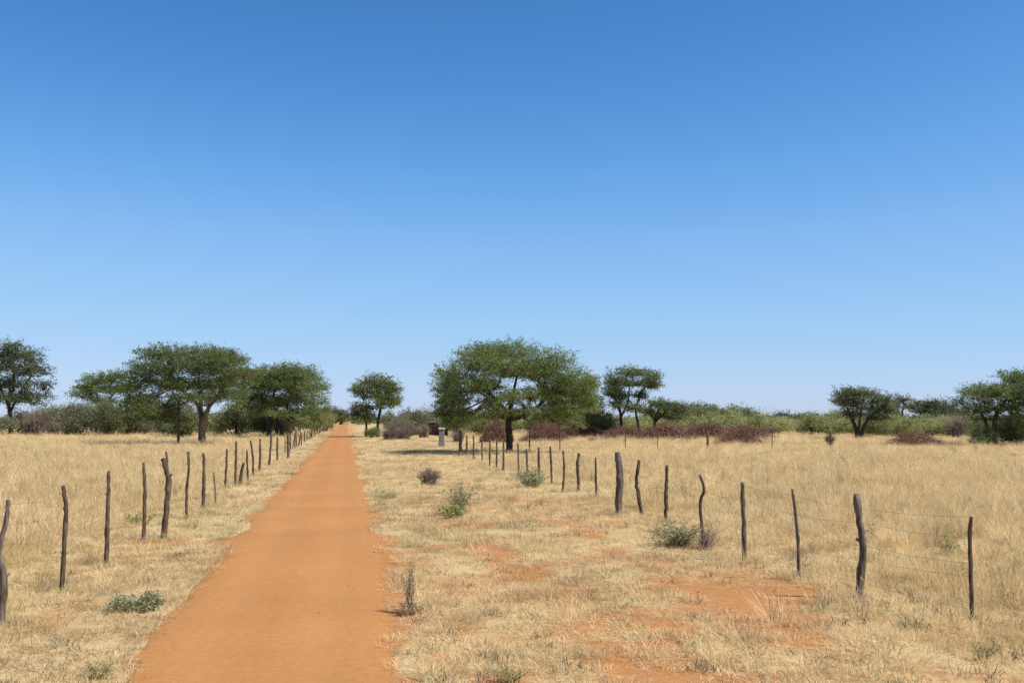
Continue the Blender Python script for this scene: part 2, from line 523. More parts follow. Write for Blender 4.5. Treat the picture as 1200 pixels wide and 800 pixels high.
def tree(label, d, paths, clumps, leaf, bark, dens=1.0, group=None, lpx=1.7, name='acacia_tree', cat='tree', twigs=True, depth=0.75, fill=1.0):
    base = P(paths[0][0][0], 500, d); base[2] = 0
    root = thing(name, label, cat, base, group)
    s = d / F
    W = []
    for k, path in enumerate(paths):
        pts = np.array([P(x, y, d) for x, y, r in path]); rad = np.array([r for *_, r in path]) * s
        if path[0][1] > 495:                                  # a stem that reaches the ground
            pts[0][2] = -0.05
        elif k:
            pass
        pts[:, 1] += np.concatenate(([0], np.cumsum(rng.normal(size=len(pts) - 1) * (0.25 + 2.0 * s) if k else rng.normal(size=len(pts) - 1) * 0.12)))
        W.append((spline(np.column_stack((pts, rad)), 6 * len(pts)), path[0][1] > 495))
    for k, (c, stem) in enumerate(W):
        tb = Tubes()
        c[:, 3] = np.clip(c[:, 3], 0.012, None)
        if stem:
            c[0, 3] *= 1.45; c[1, 3] *= 1.15
        tb.add(c[:, :3], c[:, 3], 9 if stem else 7, 0.07)
        obj('trunk' if stem else 'branch', tb.mesh('trunk' if stem else 'branch', bark, base), root)
    skel = np.vstack([c[:, :4] for c, _ in W])
    xc = np.mean([c[0] for c in clumps]); half = max(abs(c[0] - xc) + c[2] for c in clumps)
    pts = []; dirs = []
    tw = Tubes()
    for cx, cy, rx_, ry_ in clumps:
        t = np.clip((cx - xc) / half, -0.97, 0.97)
        D = depth * half * s * math.sqrt(1 - t * t)
        lay = 3 if D > rx_ * s * 0.9 else 2
        offs = np.linspace(-1, 1, lay) * max(D - rx_ * s * 0.5, 0.2) * 0.8
        for o in offs:
            o = o + rng.normal() * 0.2 * D
            c = P(cx, cy + 3.5, d) + np.array((rng.normal() * rx_ * 0.16 * s, o, rng.normal() * ry_ * 0.25 * s))
            R = np.array((rx_ * s, max(rx_ * s * 0.9, 0.4), ry_ * s * 1.03)) * (1.0 if abs(o) < D * 0.5 else 0.9)
            n = int(dens * fill * rx_ * ry_ * 0.27 * (1.0 if lay == 3 else 1.3)) + 4
            pp = clump_points(c, R, n)
            pts.append(pp)
            dv = (pp - c) / R + rng.normal(size=pp.shape) * 0.5 + np.array((0, 0, 0.2)); dv[:, 2] *= 0.7
            dirs.append(dv / np.linalg.norm(dv, axis=1)[:, None])
            # a limb to the clump, then twigs to some of its sprays
            low = skel[skel[:, 2] < c[2] + 0.8 + 6 * s]
            if not len(low): low = skel
            dist = np.linalg.norm((low[:, :3] - c) * np.array((1, 1, 0.7)), axis=1)
            st = low[np.argmin(dist)]
            mid = (st[:3] + c) / 2 + np.array((rng.normal() * 0.12, rng.normal() * 0.12, -0.12)) * np.linalg.norm(c - st[:3])
            br = spline(np.array((st[:3], mid, c)), 7)
            r0 = min(st[3] * 0.7, 0.012 * np.linalg.norm(c - st[:3]) + 0.03)
            tw.add(br, np.linspace(r0, r0 * 0.3, 7), 5)
            if twigs:
                for q in pp[rng.choice(len(pp), min(len(pp), 12), replace=False)]:
                    b0 = br[rng.integers(3, 7)]
                    m2 = (b0 + q) / 2 + rng.normal(size=3) * 0.08 * np.linalg.norm(q - b0)
                    tw.add(np.array((b0, m2, q)), np.array((r0 * 0.35, r0 * 0.22, r0 * 0.1)) + 0.006, 3, cap=False)
    tag(obj('twigs', tw.mesh('twigs', bark, base), root), kind='stuff')
    v, f = leaf_cloud(np.vstack(pts), 3.4 * s, lpx * 1.15 * s, 24, dirs=np.vstack(dirs))
    tag(obj('crown', mesh_np('crown', v - base, f, None, leaf), root), kind='stuff')
    return root


# big umbrella acacia right of the track
tree('largest acacia, broad dark green umbrella crown behind the right-hand fence corner', 69,
     [[(597, 530, 4.2), (597, 512, 3.9), (596, 495, 3.7), (597, 480, 3.2)],
      [(597, 486, 2.6), (583, 470, 2.0), (568, 455, 1.5), (550, 440, 1.0)],
      [(597, 482, 2.4), (601, 462, 1.8), (606, 440, 1.3), (612, 420, 0.8)],
      [(598, 492, 2.5), (618, 484, 2.1), (634, 473, 1.7), (648, 455, 1.3), (662, 442, 0.8)],
      [(572, 459, 1.2), (556, 458, 0.9), (540, 460, 0.6)]],
     [(600, 409, 40, 11), (576, 408, 26, 9), (561, 420, 32, 11), (640, 421, 36, 12), (531, 435, 25, 12), (670, 438, 26, 14), (595, 428, 42, 12), (633, 436, 30, 12),
      (524, 452, 18, 14), (538, 466, 22, 11), (574, 446, 22, 9), (556, 452, 22, 10), (600, 464, 20, 9), (575, 468, 16, 9), (622, 458, 14, 7), (596, 480, 14, 7), (618, 478, 14, 6), (570, 482, 14, 6), (652, 452, 30, 13), (679, 460, 18, 15), (662, 474, 24, 12), (690, 446, 12, 12), (520, 470, 10, 8), (518, 480, 9, 6), (545, 480, 14, 6), (690, 470, 12, 12)],
     M_leaf, M_bark, 1.0)

# left group
tree('wide flat-topped acacia with pale forked trunk left of the track', 88,
     [[(237, 517, 4.6), (237, 503, 4.0), (238, 492, 3.8), (236, 484, 3.2)],
      [(238, 494, 2.8), (247, 478, 2.3), (257, 464, 2.0), (266, 448, 1.2)],
      [(236, 486, 2.6), (228, 472, 2.2), (214, 458, 1.8), (200, 442, 1.2)],
      [(236, 480, 2.0), (240, 462, 1.6), (236, 440, 1.0)],
      [(209, 514, 1.6), (208, 495, 1.4), (206, 472, 1.2), (196, 455, 0.9)]],
     [(200, 414, 34, 9), (238, 412, 34, 9), (262, 416, 26, 10), (185, 428, 26, 10), (226, 428, 40, 11), (268, 432, 26, 11), (170, 443, 20, 11), (258, 447, 30, 10), (230, 446, 26, 9),
      (286, 432, 14, 8), (178, 462, 24, 14), (225, 462, 14, 9), (205, 446, 22, 10), (250, 462, 22, 8), (275, 455, 16, 9), (165, 478, 20, 14), (190, 480, 18, 12)],
     M_leaf, M_bark_pale, 1.0)
tree('dense round-topped multi-stemmed acacia between the track and wide flat-topped acacia', 122,
     [[(316, 508, 3.0), (315, 492, 2.4), (310, 478, 2.0), (305, 462, 1.2)],
      [(330, 508, 3.2), (332, 492, 2.6), (338, 474, 2.0), (345, 455, 1.2)],
      [(324, 508, 2.2), (325, 490, 1.8), (322, 470, 1.4), (326, 448, 1.0)]],
     [(335, 430, 30, 9), (352, 436, 24, 10), (318, 436, 26, 10), (300, 448, 22, 10), (360, 448, 19, 10), (330, 449, 34, 10), (295, 463, 20, 10), (325, 465, 30, 10), (358, 464, 22, 10), (368, 478, 14, 8), (305, 478, 20, 8), (345, 480, 22, 7), (368, 494, 12, 5)],
     M_leaf, M_bark, 1.05)
tree('lone tall tree with light fan-shaped crown at the far left edge', 140,
     [[(13, 508, 3.0), (12, 490, 2.4), (11, 472, 2.0), (14, 452, 1.4)],
      [(12, 482, 1.8), (22, 462, 1.3), (36, 440, 0.9)],
      [(11, 478, 1.8), (0, 455, 1.3), (-8, 435, 0.9)],
      [(13, 470, 1.6), (18, 440, 1.2), (16, 415, 0.8)]],
     [(16, 410, 20, 9), (32, 418, 15, 9), (-2, 415, 20, 9), (38, 432, 12, 8), (12, 428, 24, 9), (-14, 430, 18, 10), (44, 447, 10, 7), (4, 446, 24, 9), (42, 459, 13, 7), (14, 462, 18, 8), (-12, 462, 18, 10), (36, 466, 10, 5)],
     M_leaf_dark, M_bark, 0.95)
tree('low flat-crowned acacia rising behind bushes in the left field', 165,
     [[(120, 508, 2.0), (119, 490, 1.8), (117, 474, 1.4)], [(118, 482, 1.4), (130, 465, 1.0), (140, 452, 0.7)], [(118, 480, 1.2), (106, 464, 0.8)]],
     [(118, 441, 22, 5), (140, 438, 16, 5), (102, 448, 13, 7), (125, 452, 24, 7), (104, 460, 14, 6), (148, 452, 14, 8), (122, 466, 16, 5)],
     M_leaf, M_bark, 0.95)
tree('small umbrella acacia standing right beside the sand track', 128,
     [[(443, 512, 1.9), (443, 495, 1.7), (446, 480, 1.6), (448, 465, 1.0)], [(429, 512, 1.4), (429, 494, 1.2), (430, 476, 0.8)]],
     [(440, 445, 22, 8), (455, 452, 13, 8), (424, 453, 12, 7), (442, 458, 24, 7), (452, 468, 14, 7), (425, 474, 14, 6), (432, 484, 14, 6), (418, 480, 8, 5), (464, 466, 7, 6)],
     M_leaf, M_bark, 1.0)
# centre and right
tree('slender two-stemmed acacia with a small dark crown right of largest acacia', 110,
     [[(729, 512, 2.2), (728, 495, 1.8), (726, 480, 1.6), (720, 466, 1.1)],
      [(751, 512, 2.0), (748, 496, 1.7), (746, 482, 1.5), (750, 466, 1.2), (758, 452, 0.8)],
      [(728, 488, 1.3), (736, 470, 1.0), (738, 450, 0.7)]],
     [(742, 434, 24, 6), (762, 438, 14, 7), (725, 442, 18, 8), (768, 448, 9, 7), (718, 454, 13, 8), (745, 446, 18, 5), (728, 462, 14, 7), (752, 460, 10, 5), (722, 470, 9, 5), (742, 472, 12, 6)],
     M_leaf_dark, M_bark, 1.0)
tree('stunted acacia with pale forked limbs in front of the bush line', 112,
     [[(767, 510, 2.0), (767, 496, 1.8), (769, 486, 1.5)], [(768, 494, 1.4), (778, 484, 1.1), (790, 474, 0.8)], [(767, 492, 1.3), (760, 480, 0.9)]],
     [(768, 470, 14, 5), (782, 472, 13, 5), (796, 474, 12, 5), (758, 478, 9, 5), (776, 482, 12, 4), (790, 486, 9, 5), (800, 480, 10, 5)],
     M_leaf_dark, M_bark, 1.0)
tree('fan-shaped acacia with several stems rising from the right-hand bush line', 110,
     [[(1005, 512, 2.6), (1003, 500, 2.1), (997, 486, 1.6), (988, 468, 1.0)], [(1007, 512, 2.2), (1013, 496, 1.7), (1024, 482, 1.3), (1038, 470, 0.9)], [(1005, 502, 1.6), (1008, 484, 1.2), (1012, 464, 0.8)], [(1004, 500, 1.4), (1000, 484, 1.0), (1002, 466, 0.7)], [(1008, 502, 1.4), (1017, 484, 1.1), (1024, 466, 0.7)]],
     [(990, 460, 13, 6), (1014, 458, 20, 6), (1032, 464, 15, 7), (1000, 468, 20, 7), (1024, 474, 20, 7), (1040, 474, 10, 7), (1003, 482, 14, 6), (1026, 484, 12, 5), (984, 466, 8, 4)],
     M_leaf_dark, M_bark, 1.0)
tree('thin airy acacia just right of the fan-shaped acacia', 150,
     [[(1058, 508, 1.4), (1057, 488, 1.1), (1060, 472, 0.7)], [(1057, 488, 0.9), (1050, 474, 0.6)]],
     [(1056, 465, 13, 4), (1048, 474, 10, 4), (1066, 472, 9, 4), (1054, 484, 10, 4)],
     M_leaf_grey, M_bark, 0.7)
tree('flat-crowned acacia over pale bushes near the right edge', 145,
     [[(1098, 508, 1.8), (1097, 490, 1.5), (1095, 478, 1.1)], [(1097, 490, 1.2), (1108, 478, 0.8)], [(1097, 490, 1.0), (1084, 478, 0.7)]],
     [(1092, 469, 18, 5), (1106, 472, 16, 6), (1080, 476, 14, 6), (1116, 480, 12, 7), (1098, 482, 20, 6), (1082, 488, 12, 5)],
     M_leaf_dark, M_bark, 1.0)
tree('spreading acacia cut off by the right edge with branches down to grass', 84,
     [[(1166, 516, 3.0), (1165, 500, 2.6), (1168, 484, 2.2), (1180, 466, 1.4)], [(1158, 516, 2.0), (1156, 498, 1.7), (1150, 480, 1.1)], [(1185, 516, 2.4), (1188, 494, 1.9), (1198, 470, 1.3)]],
     [(1172, 449, 26, 8), (1195, 440, 22, 9), (1150, 456, 18, 8), (1215, 438, 22, 10), (1180, 460, 34, 10), (1142, 468, 12, 7), (1162, 474, 26, 9), (1200, 474, 30, 11), (1170, 488, 22, 8), (1228, 460, 20, 14), (1205, 494, 24, 10)],
     M_leaf, M_bark, 1.0)
# smaller trees behind the big one
for lab, pth, cl, dd in (
    ('small drooping acacia showing under the right side of largest acacia', [[(654, 510, 2.2), (655, 494, 1.8), (658, 478, 1.2)], [(655, 494, 1.3), (645, 480, 0.8)]],
     [(652, 466, 20, 10), (636, 480, 16, 10), (664, 480, 18, 10), (650, 490, 18, 8), (674, 492, 10, 6)], 105),
    ('small olive green acacia right of the drooping one beside largest acacia', [[(681, 510, 2.0), (680, 494, 1.7), (684, 480, 1.1)], [(680, 494, 1.2), (672, 482, 0.8)]],
     [(688, 470, 18, 10), (678, 482, 18, 10), (702, 484, 16, 10), (692, 493, 18, 7), (712, 494, 10, 7)], 112),
    ('small dark acacia showing under the left side of largest acacia', [[(536, 512, 1.8), (536, 496, 1.5), (540, 482, 1.0)], [(536, 496, 1.2), (528, 484, 0.8)]],
     [(534, 478, 16, 8), (548, 484, 14, 8), (538, 492, 14, 7), (527, 488, 9, 6)], 105)):
    tree(lab, dd, pth, cl, M_leaf_olive if 'olive' in lab or 'drooping' in lab else M_leaf, M_bark, 0.9)

# far trees along the skyline
def far_tree(label, d, px, top, wpx, group=None, leaf=None):
    b = 490 + CAM_H * F / d
    h = b - top
    tree(label, d, [[(px, b, 1.5), (px + 1, b - h * 0.35, 1.2), (px - 1, b - h * 0.6, 0.8)], [(px + 1, b - h * 0.35, 0.9), (px + wpx * 0.25, b - h * 0.6, 0.5)]],
         [(px, top + h * 0.16, wpx * 0.36, h * 0.14), (px - wpx * 0.26, top + h * 0.34, wpx * 0.26, h * 0.17), (px + wpx * 0.27, top + h * 0.3, wpx * 0.25, h * 0.17), (px, top + h * 0.44, wpx * 0.42, h * 0.16)],
         leaf or M_leaf_dark, M_bark, 1.15, group, 1.5, twigs=False, depth=0.9)


for px, top, wpx, dd, lab in ((818, 470, 46, 230, 'dark far tree just right of the stunted acacia'), (868, 473, 46, 300, 'round far tree in the gap right of the bush line'),
                              (846, 480, 26, 330, 'tiny far tree left of the round far tree'), (916, 480, 26, 330, 'small far tree left of the three grouped ones'), (930, 484, 30, 300, 'low far tree between two others at mid right'),
                              (948, 482, 30, 280, 'far tree left of the fan-shaped acacia'), (982, 478, 32, 240, 'dark far tree tucked behind the fan-shaped acacia'),
                              (388, 474, 34, 260, 'dark far tree left of the track end'), (399, 479, 20, 380, 'tiny far tree at the very end of the track'),
                              (480, 478, 22, 330, 'tiny far tree right of the small umbrella acacia'), (420, 484, 14, 420, 'tiny far tree right of the track end'), (1130, 476, 24, 260, 'far tree left of the spreading right-edge acacia')):
    far_tree(lab, dd, px, top, wpx)


# ------------------------------------------------------------------ bushes
def bush_proto(label, group, leaf, w, h, n, lsize, name='thorn_bush', bark=None):
    root = thing(name, label, 'bush', (0, 0, 0), group)
    tb = Tubes(); pts = []
    for k in range(15):
        a = rng.uniform(0, 2 * math.pi); rr = rng.uniform(0.1, 0.8)
        tip = np.array((math.cos(a) * w * 0.5 * rr, math.sin(a) * w * 0.5 * rr, h * rng.uniform(0.22, 0.85) * (1.1 - 0.35 * rr)))
        st = np.array((tip[0] * 0.12, tip[1] * 0.12, -0.05))
        mid = (st + tip) / 2 + np.array((tip[0] * 0.05, tip[1] * 0.05, 0.1 * h))
        tb.add(spline(np.array((st, mid, tip)), 6), np.linspace(0.035, 0.012, 6), 4)
        pts.append(clump_points(tip, np.array((w * 0.22, w * 0.22, h * 0.24)), n))
        for q in pts[-1][:10]:
            tb.add(np.array((mid * 0.3 + tip * 0.7, q)), np.array((0.014, 0.006)), 3, cap=False)
    p = np.vstack(pts); p[:, 2] = np.clip(np.abs(p[:, 2]), 0.08, None)
    tag(obj('stems', tb.mesh('stems', bark or M_bark), root), kind='stuff')
    v, f = leaf_cloud(p, 0.2, lsize, 15, flat=0.8, up=0.5)
    tag(obj('foliage', mesh_np('foliage', v, f, None, leaf), root), kind='stuff')
    return root


def dead_proto(label, group, mat, w, h, n, name='dead_shrub', cat='shrub', heap=False):
    root = thing(name, label, cat, (0, 0, 0), group)
    tb = Tubes()
    for k in range(n):
        a = rng.uniform(0, 2 * math.pi)
        if heap:
            r = w * 0.5 * rng.random() ** 0.6
            c = np.array((math.cos(a) * r, math.sin(a) * r * 0.6, 0))
            top = h * max(0.05, 1 - (r / (w * 0.5)) ** 2)
            c[2] = top * rng.uniform(0.05, 1.0)
            dr = rng.normal(size=3) * np.array((1, 1, 0.35)); dr /= np.linalg.norm(dr)
            L = rng.uniform(0.3, 0.9) * h
            p0 = c - dr * L * 0.5; p2 = c + dr * L * 0.5 + np.array((0, 0, 0.12 * h))
            p0[2] = max(p0[2], 0.0); p2[2] = max(p2[2], 0.02)
            p1 = (p0 + p2) / 2 + rng.normal(size=3) * 0.08 * L
        else:
            rr = rng.random() ** 0.6
            p0 = np.array((rng.normal() * w * 0.12, rng.normal() * w * 0.12, 0.0))
            p2 = np.array((math.cos(a) * w * 0.5 * rr, math.sin(a) * w * 0.5 * rr, h * rng.uniform(0.5, 1.0) * (1 - 0.35 * rr)))
            p1 = (p0 + p2) / 2 + np.array((0, 0, 0.12 * h)) + rng.normal(size=3) * 0.06 * h
        tb.add(np.array((p0, p1, p2)), np.array((0.022, 0.016, 0.006)), 3, cap=False)
        if k % 2 == 0:
            q = p2 + rng.normal(size=3) * 0.2 * h
            q[2] = max(q[2], 0.02)
            tb.add(np.array((p1, (p1 + q) / 2 + rng.normal(size=3) * 0.03, q)), np.array((0.012, 0.009, 0.005)), 3, cap=False)
    tag(obj('twigs', tb.mesh('twigs', mat), root), kind='stuff')
    return root


PROTO = {}
for kind, leaf, w, h in (('pale', M_leaf_pale, 4.2, 2.4), ('olive', M_leaf_olive, 3.8, 2.4), ('grey', M_leaf_grey, 3.6, 2.1), ('dark', M_leaf, 3.4, 2.6)):
    PROTO[kind] = [bush_proto('', None, leaf, w, h, 26, 0.15) for _ in range(2)]
PROTO['dead'] = [dead_proto('', None, M_twig, 3.0, 2.2, 320), dead_proto('', None, M_twig_grey, 3.0, 2.0, 300)]
PROTO['heap'] = [dead_proto('', None, M_twig_red, 6.0, 1.7, 900, 'brush_pile', 'brush pile', True), dead_proto('', None, M_twig_red, 5.0, 1.3, 750, 'brush_pile', 'brush pile', True)]
USED = set()


def put(kind, px, base_py, wpx, top_py, label, group=None, d=None, v=None):
    """Place one bush, dead shrub or brush pile seen at px, spanning top_py down to the ground."""
    d = d or depth_of(base_py, 0.35)
    k = v if v is not None else random.randrange(2)
    proto = PROTO[kind][k]
    p = P(px, 500, d); p[2] = 0
    h = CAM_H - (top_py - 490) * d / F
    nat = {'pale': (4.2, 2.4), 'olive': (3.8, 2.4), 'grey': (3.6, 2.1), 'dark': (3.4, 2.6), 'dead': (3.0, 2.1), 'heap': ((6.0, 1.6), (5.0, 1.25))[k] if kind == 'heap' else None}[kind]
    sx = wpx * d / F / nat[0]; sz = max(h / nat[1], 0.2)
    rz = random.uniform(0, 6.28) if kind != 'heap' else random.uniform(-0.3, 0.3)
    key = (kind, k)
    if key not in USED:
        USED.add(key)
        proto.location = tuple(p); proto.rotation_euler = (0, 0, rz); proto.scale = (sx, sx, sz)
        tag(proto, label, None, group)
        return proto
    return dup(proto, p, rz, (sx, sx, sz), label, group)


# individual ones
put('pale', 278, 508, 66, 462, 'large pale green thorn bush right of the forked pale trunk', d=128, v=0)
put('dead', 42, 506, 40, 468, 'greyish leafless thicket beside the tall tree at the far left edge', d=132, v=1)
put('dead', 1122, 506, 36, 478, 'leafless greyish shrub left of the spreading right-edge acacia', d=120, v=1)
put('dark', 1152, 526, 30, 498, 'dark low bush at the foot of the spreading right-edge acacia', d=82, v=0)
put('olive', 1188, 527, 46, 494, 'olive bush at the right edge beside a dark low bush', d=83, v=0)
put('dark', 435, 512, 24, 499, 'dark round bush at the foot of the small umbrella acacia', d=118, v=1)
put('heap', 1072, 526, 72, 507, 'maroon brush pile lying alone in the right-hand field', d=82, v=0)
put('heap', 866, 524, 58, 503, 'reddish brush pile at the right end of the brown brush row', d=88, v=1)
put('heap', 582, 514, 40, 492, 'maroon brush pile left of the largest acacia trunk', d=98, v=1)
put('heap', 640, 514, 56, 496, 'maroon brush pile right of the largest acacia trunk', d=98, v=0)
put('dead', 503, 568, 34, 541, 'thin dry brown shrub on the right verge, farther from the track', d=depth_of(567), v=1)
put('dead', 972, 526, 14, 505, 'small dark dead shrub alone at the back of right field', d=84, v=0)
put('dead', 693, 521, 12, 509, 'tiny bare dead bush in grass right of the largest acacia', d=95, v=1)
put('dead', 537, 512, 20, 499, 'leafless grey shrub standing just right of the maroon shed', d=100, v=1)
# rows and scatter
ORD = 'first second third fourth fifth sixth seventh eighth ninth tenth eleventh twelfth thirteenth fourteenth fifteenth sixteenth'.split()


def row(kind, n, x0, x1, d0, d1, t0, t1, w0, w1, label, group):
    for k in range(n):
        px = x0 + (x1 - x0) * (k + random.uniform(0.1, 0.9)) / n
        put(kind, px, 0, random.uniform(w0, w1), random.uniform(t0, t1), ORD[k] + ' from left: ' + label, group, d=random.uniform(d0, d1))


row('olive', 9, 60, 235, 120, 170, 468, 482, 40, 60, 'olive green bush in the row behind the left field', 'olive bushes behind the left field')
row('grey', 6, 45, 240, 118, 150, 474, 488, 36, 54, 'greyish green bush in the row behind the left field', 'greyish bushes behind the left field')
row('dead', 3, 70, 220, 124, 150, 484, 492, 24, 40, 'brown leafless shrub in the row behind the left field', 'leafless shrubs behind the left field')
row('pale', 4, 335, 388, 140, 240, 478, 487, 22, 34, 'pale green bush beside the left fence near the track end', 'pale bushes by the far left fence')
row('olive', 6, 236, 345, 118, 160, 470, 484, 40, 54, 'olive green bush behind the pale bush and round-topped acacia', 'olive bushes behind the left acacias')
row('grey', 7, 450, 530, 125, 220, 477, 492, 24, 36, 'greyish green bush between small umbrella acacia and largest acacia', 'greyish bushes between the two acacias')
row('dead', 6, 452, 498, 104, 140, 490, 500, 18, 30, 'leafless twiggy shrub between small umbrella acacia and maroon shed', 'leafless shrubs left of the maroon shed')
row('pale', 7, 520, 720, 130, 180, 474, 486, 40, 56, 'pale green bush seen beneath the crown of the largest acacia', 'pale bushes behind the largest acacia')
row('olive', 6, 560, 730, 130, 200, 482, 492, 34, 46, 'olive bush beneath and behind largest acacia crown', 'olive bushes behind the largest acacia')
row('pale', 16, 725, 990, 122, 190, 479, 493, 36, 64, 'pale green bush in the row behind the right field', 'pale bushes behind the right field')
row('olive', 9, 735, 990, 150, 260, 474, 489, 28, 50, 'olive bush in the row behind the right field', 'olive bushes behind the right field')
row('heap', 5, 655, 890, 106, 126, 496, 502, 56, 84, 'brown dead brush heap in the row below the pale bushes', 'brown brush heaps behind the right field')
row('dead', 12, 640, 905, 112, 135, 490, 499, 30, 46, 'brown leafless shrub in the row below the pale bushes', 'brown shrubs behind the right field')
row('pale', 9, 1005, 1150, 112, 140, 480, 494, 40, 64, 'pale green bush between fan-shaped acacia and right-edge acacia', 'pale bushes near the right edge')
row('grey', 5, 940, 1130, 118, 150, 490, 498, 34, 46, 'greyish green bush either side of the fan-shaped acacia', 'greyish bushes by the fan-shaped acacia')
row('olive', 3, 1140, 1215, 95, 130, 482, 494, 40, 50, 'olive bush behind the spreading right-edge acacia', 'olive bushes by the right-edge acacia')
row('grey', 3, -40, 30, 130, 160, 478, 490, 40, 50, 'greyish green bush behind the tall tree at the far left', 'greyish bushes at the far left')

# far-off bush on the horizon, one mass
fp = []
for px in np.arange(-260, 1460, 3.0):
    if 392 < px < 416: continue
    for _ in range(3):
        dd = rng.uniform(320, 900)
        hh = (2.0 + 2.6 * vnoise(np.array(px * 0.05 + dd * 0.01), np.array(3.0 + dd * 0.004))) * rng.uniform(0.6, 1.1)
        p = P(px + rng.uniform(-2, 2), 490, dd)
        q = clump_points(np.array((p[0], dd, hh * 0.45)), np.array((3.0 + dd * 0.003, 3, hh * 0.5)), 26)
        q[:, 2] = np.abs(q[:, 2]) + 0.05
        fp.append(q)
v, f = leaf_cloud(np.vstack(fp), 0.4, 0.7, 5, flat=0.7, up=0.5)
tag(obj('distant_bush', mesh_np('distant_bush', v, f, None, M_leaf_olive)), 'far-off green bushveld along the whole horizon', 'bushveld', kind='stuff')


# ------------------------------------------------------------------ fences
def post_mesh(ctrl_px, d, thick, mat, base):
    """A crooked bush post: photo-pixel centre line from top to bottom at distance d."""
    pts = np.array([P(x, y, d) for x, y in ctrl_px])[::-1]
    pts[0][2] = -0.25
    pts[1:, 1] += rng.normal(size=len(pts) - 1) * 0.03
    n = max(8, int(np.linalg.norm(pts[-1] - pts[0]) / 0.09))
    c = spline(pts, n)
    r = thick * 0.43 * d / F * np.linspace(1.12, 0.86, n) * (1 + 0.07 * rng.normal(size=n))
    c[:, :2] += rng.normal(size=(n, 2)) * r.mean() * 0.10
    tb = Tubes()
    tb.add(c, r, 11, 0.085)
    # stub of a cut side branch
    if thick * d / F > 0.06 and n > 8:
        k = int(n * rng.uniform(0.45, 0.75))
        a = rng.uniform(0, 6.28)
        e = c[k] + np.array((math.cos(a), math.sin(a) * 0.5, 0.5)) * r[k] * 1.7
        tb.add(np.array((c[k], e)), np.array((r[k] * 0.5, r[k] * 0.35)), 6)
    return tb.mesh('post', mat, base), c


POSTS = []


def fence(name, label, cat, posts, line, extra_d, strands, hgt, group=None, n_label=None):
    """posts: measured (control pixels, thickness px, label or None, grey?); extra_d: distances of the further, plain posts."""
    x0, sl = line
    first = None; tops = []
    root = None
    for ctrl, d, th, lab, grey in posts:
        bx = P(ctrl[-1][0], ctrl[-1][1], d)[0]
        b = np.array((bx, d, 0.0))
        if root is None:
            root = thing(name, label, cat, b, group); first = b
        me, c = post_mesh(ctrl, d, th, M_post_grey if grey else M_post, b)
        if d < 45: POSTS.append((bx, d))
        o = obj('post', me, root, b - first)
        if lab: o['label'] = lab
        tops.append(c)
    for d in extra_d:
        x = x0 + sl * d + rng.normal() * 0.12
        hh = hgt * rng.uniform(0.75, 1.15)
        pyb = 490 + CAM_H * F / d
        u = 600 + F * x / d
        t = pyb - hh * F / d
        lean = rng.normal() * 0.13 * F / d
        th = rng.uniform(0.055, 0.12) * F / d
        b = np.array((x, d, 0.0))
        me, c = post_mesh([(u + lean, t), (u + lean * 0.4 + rng.normal() * 0.04 * F / d, (t + pyb) / 2), (u, pyb)], d, th, M_post_grey if rng.random() < 0.3 else M_post, b)
        obj('post', me, root, b - first)
        tops.append(c)
    order = sorted(tops, key=lambda c: c[0][1]) if abs(sl) < 5 else sorted(tops, key=lambda c: c[0][0])
    for k in range(strands):
        z = 0.22 + (hgt - 0.34) * k / (strands - 1)
        path = []
        for c in order:
            j = int(np.argmin(np.abs(c[:, 2] - z)))
            path.append(c[j] + np.array((0.0, -0.03, 0)) if c[-1][2] > z - 0.2 else np.array((c[0][0], c[0][1], z)))
        full = []
        for a, b in zip(path[:-1], path[1:]):
            for t in (0, 0.5):
                q = a * (1 - t) + b * t; q = q - np.array((0, 0, 0.02 if t else 0)); full.append(q)
        full.append(path[-1])
        tb = Tubes()
        tb.add(np.array(full), np.full(len(full), 0.0015), 4, cap=False)
        obj('wire', tb.mesh('wire', M_wire, first), root)
    return root


dl = lambda px: -3.94 / ((px - 600) / F + 0.163)
left_posts = [
    ([(2.5, 655), (3.5, 690), (0, 738)], 11.6, 9.5, 'short thick stump post at the left edge, nearest on left fence', True),
    ([(8, 586), (5, 612), (-1, 645), (-8, 705)], 12.9, 6.5, 'crooked post leaning out of the left edge', True),
    ([(73, 569), (77, 590), (74, 622), (71, 690)], depth_of(690), 6, None, False),
    ([(127, 552), (127, 590), (125, 658)], depth_of(658), 5.2, 'straight slim post', False),
    ([(168, 542), (170, 575), (168, 633)], depth_of(633), 4.6, None, False),
    ([(191, 537), (197, 563), (196, 595), (190, 630)], depth_of(630), 7.6, 'thick dark bowed post with forked top', False),
    ([(195, 529), (197, 556), (196, 590), (192, 629)], depth_of(629) + 0.12, 3.2, 'thin pale stick tied behind the bowed post', True),
    ([(221, 529), (222, 550), (218, 575), (219, 606)], depth_of(606), 3.6, None, False),
    ([(238, 531), (239, 560), (238, 594)], depth_of(594), 4.4, None, False),
    ([(250, 553), (252, 575), (254, 590)], depth_of(590), 2.2, None, True),
    ([(266, 526), (265, 548), (263, 572)], depth_of(572), 3, None, False),
    ([(277, 517), (276, 545), (275, 570)], depth_of(570), 3.2, None, False),
    ([(286, 542), (283, 555), (279, 570)], depth_of(569), 4.4, 'short leaning brace post', False),
    ([(290, 527), (291, 563)], depth_of(563), 3, None, False),
    ([(294, 516), (296, 535), (297, 558)], depth_of(558), 2.8, None, False),
    ([(305, 514), (305, 535), (304, 553)], depth_of(553), 3, None, False),
    ([(318, 508), (317, 525), (315, 545)], depth_of(545), 3, None, False),
    ([(325, 512), (325, 540)], depth_of(540), 2.6, None, False),
    ([(337, 507), (338, 536)], depth_of(536), 3.4, None, False),
]
ex = []
a = 68.0
while a < 260:
    ex.append(a); a += random.uniform(1.5, 2.7) * (1 + a / 400)
